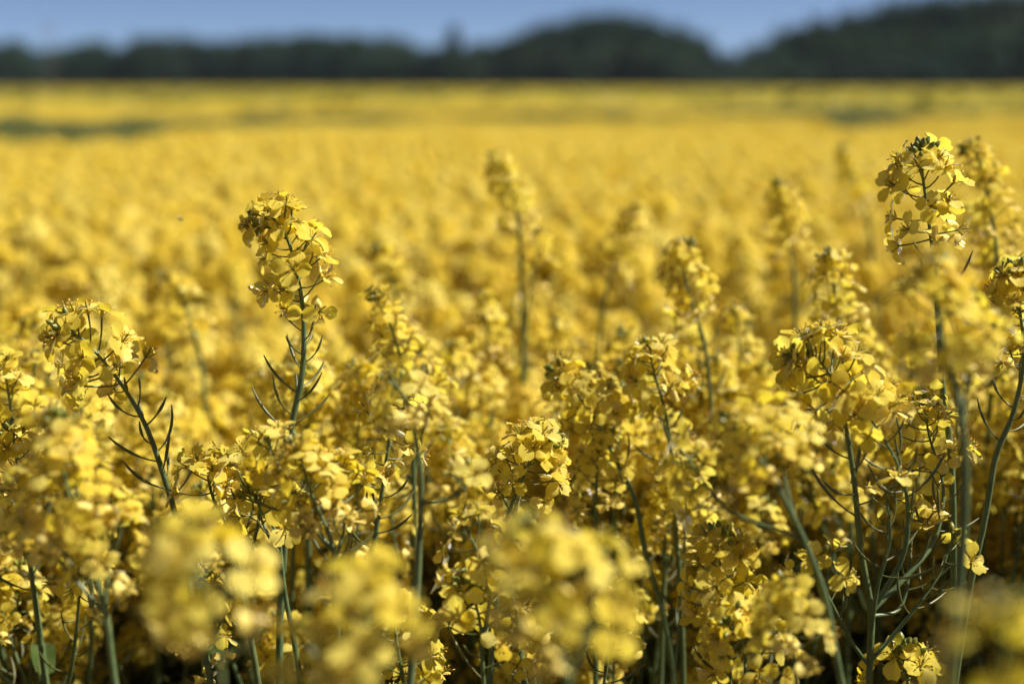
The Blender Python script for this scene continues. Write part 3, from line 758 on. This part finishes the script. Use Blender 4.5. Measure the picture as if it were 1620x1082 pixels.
# ---------------------------------------------------------------- trees on the horizon
def crown_geo(rg, h, w, base, n=150, per=26, q=.85, cone=False):
    """leaf clumps spread through an uneven crown"""
    g = Geo(); lobes = [(np.array([rg.normal(0, w * .22), rg.normal(0, w * .22), base + (h - base) * rg.uniform(.35, .62)]), rg.uniform(.55, .8)) for _ in range(5)]
    cl = []
    while len(cl) < n:
        if cone:
            t = rg.uniform(0, 1) ** .7; zc = h - (h - base) * t; r = w * .5 * (.15 + .85 * t); a = rg.uniform(0, TAU); rr = r * math.sqrt(rg.uniform(.2, 1))
            cl.append((rr * math.cos(a), rr * math.sin(a), zc)); continue
        c, s = lobes[rg.integers(0, 5)]; d = rg.normal(0, 1, 3); d /= np.linalg.norm(d); r = rg.uniform(.55, 1) ** .5
        p = c + d * r * s * np.array([w * .5, w * .5, (h - base) * .48])
        if p[2] < base * .6: continue
        cl.append(p)
    cl = np.array(cl); zz = cl[:, 2]
    if not cone: cl[:, 2] = base * .6 + (zz - zz.min()) / (zz.max() - zz.min()) * (h - base * .6)
    c = np.repeat(cl, per, 0) + rg.normal(0, 1, (n * per, 3)) * (w * .075 if not cone else w * .12); m = len(c)
    a = rg.normal(0, 1, (m, 3)); a /= np.linalg.norm(a, axis=1, keepdims=True); b = np.cross(a, rg.normal(0, 1, (m, 3))); b /= np.linalg.norm(b, axis=1, keepdims=True)
    s = q * rg.uniform(.6, 1.3, (m, 1)) / 2
    V = np.stack([c - a * s, c - b * s * .6, c + a * s, c + b * s * .6], 1).reshape(-1, 3)
    g.add(V, np.arange(m * 4).reshape(-1, 4), 0); return g, cl
def trunk_geo(rg, h, cl):
    g = Geo(); v, f = tube([(0, 0, -.1), (.05, 0, h * .3), (-.05, .08, h * .6), (0, 0, h * .85)], [h * .035, h * .026, h * .016, h * .005], 7, cap=False); g.add(v, f, 0)
    for k in range(7):
        e = cl[rg.integers(0, len(cl))]; z0 = h * rg.uniform(.18, .5); mid = (e * np.array([.5, .5, 0])) + np.array([0, 0, (z0 + e[2]) * .52])
        v, f = tube([(0, 0, z0), mid, e], [h * .013, h * .009, h * .003], 5, cap=False); g.add(v, f, 0)
    return g
tr = np.random.default_rng(21); TREES = []
for k in range(5):
    cg, cl = crown_geo(tr, 10, 9 + k * .6, 1.0); TREES.append((cg.mesh('crown', [M_TREE[k % 2]]), trunk_geo(tr, 10, cl).mesh('trunk', [M_BARK])))
cg, cl = crown_geo(tr, 10, 3.4, .8, cone=True); SPIRE = (cg.mesh('crown', [M_TREE[1]]), trunk_geo(tr, 10, cl * .9).mesh('trunk', [M_BARK]))
def tree(px, top, Y, var, wide, label, group=None, name='broadleaf_tree', off=0):
    x = (px - 810) / FPX * Y * (1 / math.cos(PITCH)) * .985; hgt = at(px, top, Y).z
    sc = hgt / 10
    M = Matrix.Translation((x, Y + off, 0)) @ Matrix.Rotation(tr.uniform(0, TAU), 4, 'Z') @ Matrix.Diagonal((sc * wide, sc * wide, sc, 1))
    t = thing(name, label, 'tree', M, group); v = SPIRE if var == 's' else TREES[var]
    new('trunk', v[1], t); c = new('crown', v[0], t); return t
def profile(px, pts):
    xs, ys = zip(*pts); return float(np.interp(px, xs, ys)) - 9
LEFTP = [(-300, 84), (-60, 78), (30, 80), (60, 93), (130, 90), (200, 80), (270, 73), (340, 80), (400, 78), (470, 70), (540, 74), (610, 72), (660, 90), (720, 92), (770, 84)]
MIDP = [(740, 90), (800, 78), (870, 56), (940, 44), (1000, 43), (1050, 55), (1090, 74), (1120, 93), (1160, 106)]
RIGHTP = [(1140, 106), (1175, 92), (1215, 72), (1270, 54), (1340, 38), (1420, 24), (1500, 14), (1560, 9), (1620, 8), (1800, 2), (2000, 4)]
def row(prof, x0, x1, step, Y, label, group, wide, jit=1.5):
    px = x0
    while px < x1:
        tree(px, profile(px, prof) + tr.uniform(-1, jit), Y + tr.uniform(-8, 8), int(tr.integers(0, 5)), wide * tr.uniform(.9, 1.15), label, group)
        px += step * tr.uniform(.8, 1.2)
row(LEFTP, -120, 745, 20, 275, 'low dark tree in the hedge line along the left horizon', 'trees of the left hedge line', .9)
row(MIDP, 750, 1160, 12, 265, 'dark green tree in the rounded copse at the centre of the horizon', 'trees of the centre copse', .6)
row([(a, HORIZON - (HORIZON - b) * .6) for a, b in MIDP], 760, 1140, 34, 255, 'low bush along the foot of the rounded copse', 'bushes at the foot of the centre copse', 1.3)
row(RIGHTP, 1165, 1780, 15, 240, 'tall dark tree in the wood rising at the right of the horizon', 'trees of the right wood', .55)
row([(a, HORIZON - (HORIZON - b) * .62) for a, b in RIGHTP], 1150, 1760, 34, 228, 'lower dark tree along the front edge of the right wood', 'front trees of the right wood', 1.05)
row([(a, HORIZON - (HORIZON - b) * .30) for a, b in RIGHTP], 1150, 1760, 40, 222, 'dense shrub at the foot of the right wood', 'shrubs at the foot of the right wood', 1.9)
tree(720, 44, 268, 's', .8, 'slim pointed tree standing up alone in the gap left of the centre copse', None, 'conifer_tree')

# pole over the left hedge
px, Yp = 76, 255; top = at(px, 36, Yp)
pl = thing('utility_pole', 'faint thin wooden pole rising above the low trees at far left', 'pole', Matrix.Translation((top.x, Yp, 0)))
v, f = tube([(0, 0, -.1), (0, 0, top.z * .5), (0, 0, top.z)], [.22, .19, .15], 8, cap=False); new('mast', Geo().add(v, f, 0).mesh('mast', [M_POLE]), pl)
v, f = tube([(-1.1, 0, top.z - .7), (1.1, 0, top.z - .7)], [.09, .09], 4); new('crossarm', Geo().add(v, f, 0).mesh('crossarm', [M_POLE]), pl)
ins = ellipsoid(.32, .09, 0, 5, 8).mesh('insulator', [M_IRON])
for sx in (-1, 0, 1): new('insulator', ins, pl, Matrix.Translation((sx * .95, 0, top.z - .62 if sx else top.z - .02)))

# insect on the wing
fp = at(287, 347, .9)
fl = thing('flying_insect', 'tiny dark insect hovering over the field left of the tall sharp spike', 'insect', Matrix.Translation(fp) @ Euler((.3, .2, .9)).to_matrix().to_4x4())
def fmesh(nm, g, mt=M_FLY): return new(nm, g.mesh(nm, [mt]), fl)
X90 = Matrix.Rotation(R(90), 4, 'Y')
fmesh('abdomen', Geo().put(ellipsoid(.0022, .00065, 0, 6, 8), Matrix.Translation((-.0026, 0, -.0002)) @ X90))
fmesh('thorax', Geo().put(ellipsoid(.0013, .0006, 0, 5, 8), Matrix.Translation((-.0006, 0, 0)) @ X90))
fmesh('head', Geo().put(ellipsoid(.0008, .00045, 0, 5, 8), Matrix.Translation((.0006, 0, 0)) @ X90))
for s in (-1, 1):
    fmesh('wing', Geo().add([(0, 0, .0005), (-.0004, s * .0012, .0010), (-.0012, s * .0024, .0014), (-.0020, s * .0022, .0013), (-.0018, s * .0010, .0009), (-.0008, s * .0002, .0006)], [(0, 1, 4, 5), (1, 2, 3, 4)], 0), M_WING)
    for k in range(3):
        v, f = tube([(0.0003 - k * .0004, s * .0003, -.0003), (.0005 - k * .0007, s * .0011, -.0006), (.0004 - k * .0009, s * .0012, -.0015)], [.00008, .00006, .00004], 3, cap=False); fmesh('leg', Geo().add(v, f, 0))

# thin air between here and the wood
def haze_box():
    x, y0, y1, z0, z1 = 420, -12, 330, -1.0, 26
    V = [(-x, y0, z0), (x, y0, z0), (x, y1, z0), (-x, y1, z0), (-x, y0, z1), (x, y0, z1), (x, y1, z1), (-x, y1, z1)]
    me = bpy.data.meshes.new('haze'); me.from_pydata(V, [], [(0, 3, 2, 1), (4, 5, 6, 7), (0, 1, 5, 4), (1, 2, 6, 5), (2, 3, 7, 6), (3, 0, 4, 7)])
    m = bpy.data.materials.new('haze'); m.use_nodes = True; n = m.node_tree.nodes; n.clear()
    o = n.new('ShaderNodeOutputMaterial'); v = n.new('ShaderNodeVolumePrincipled'); v.inputs['Density'].default_value = 0.00010
    v.inputs['Color'].default_value = (.72, .84, 1, 1); m.node_tree.links.new(v.outputs[0], o.inputs['Volume']); me.materials.append(m)
    h = new('haze', me); h['kind'] = 'stuff'; h['label'] = 'thin blue haze in front of the distant wood'; h['category'] = 'haze'
haze_box()
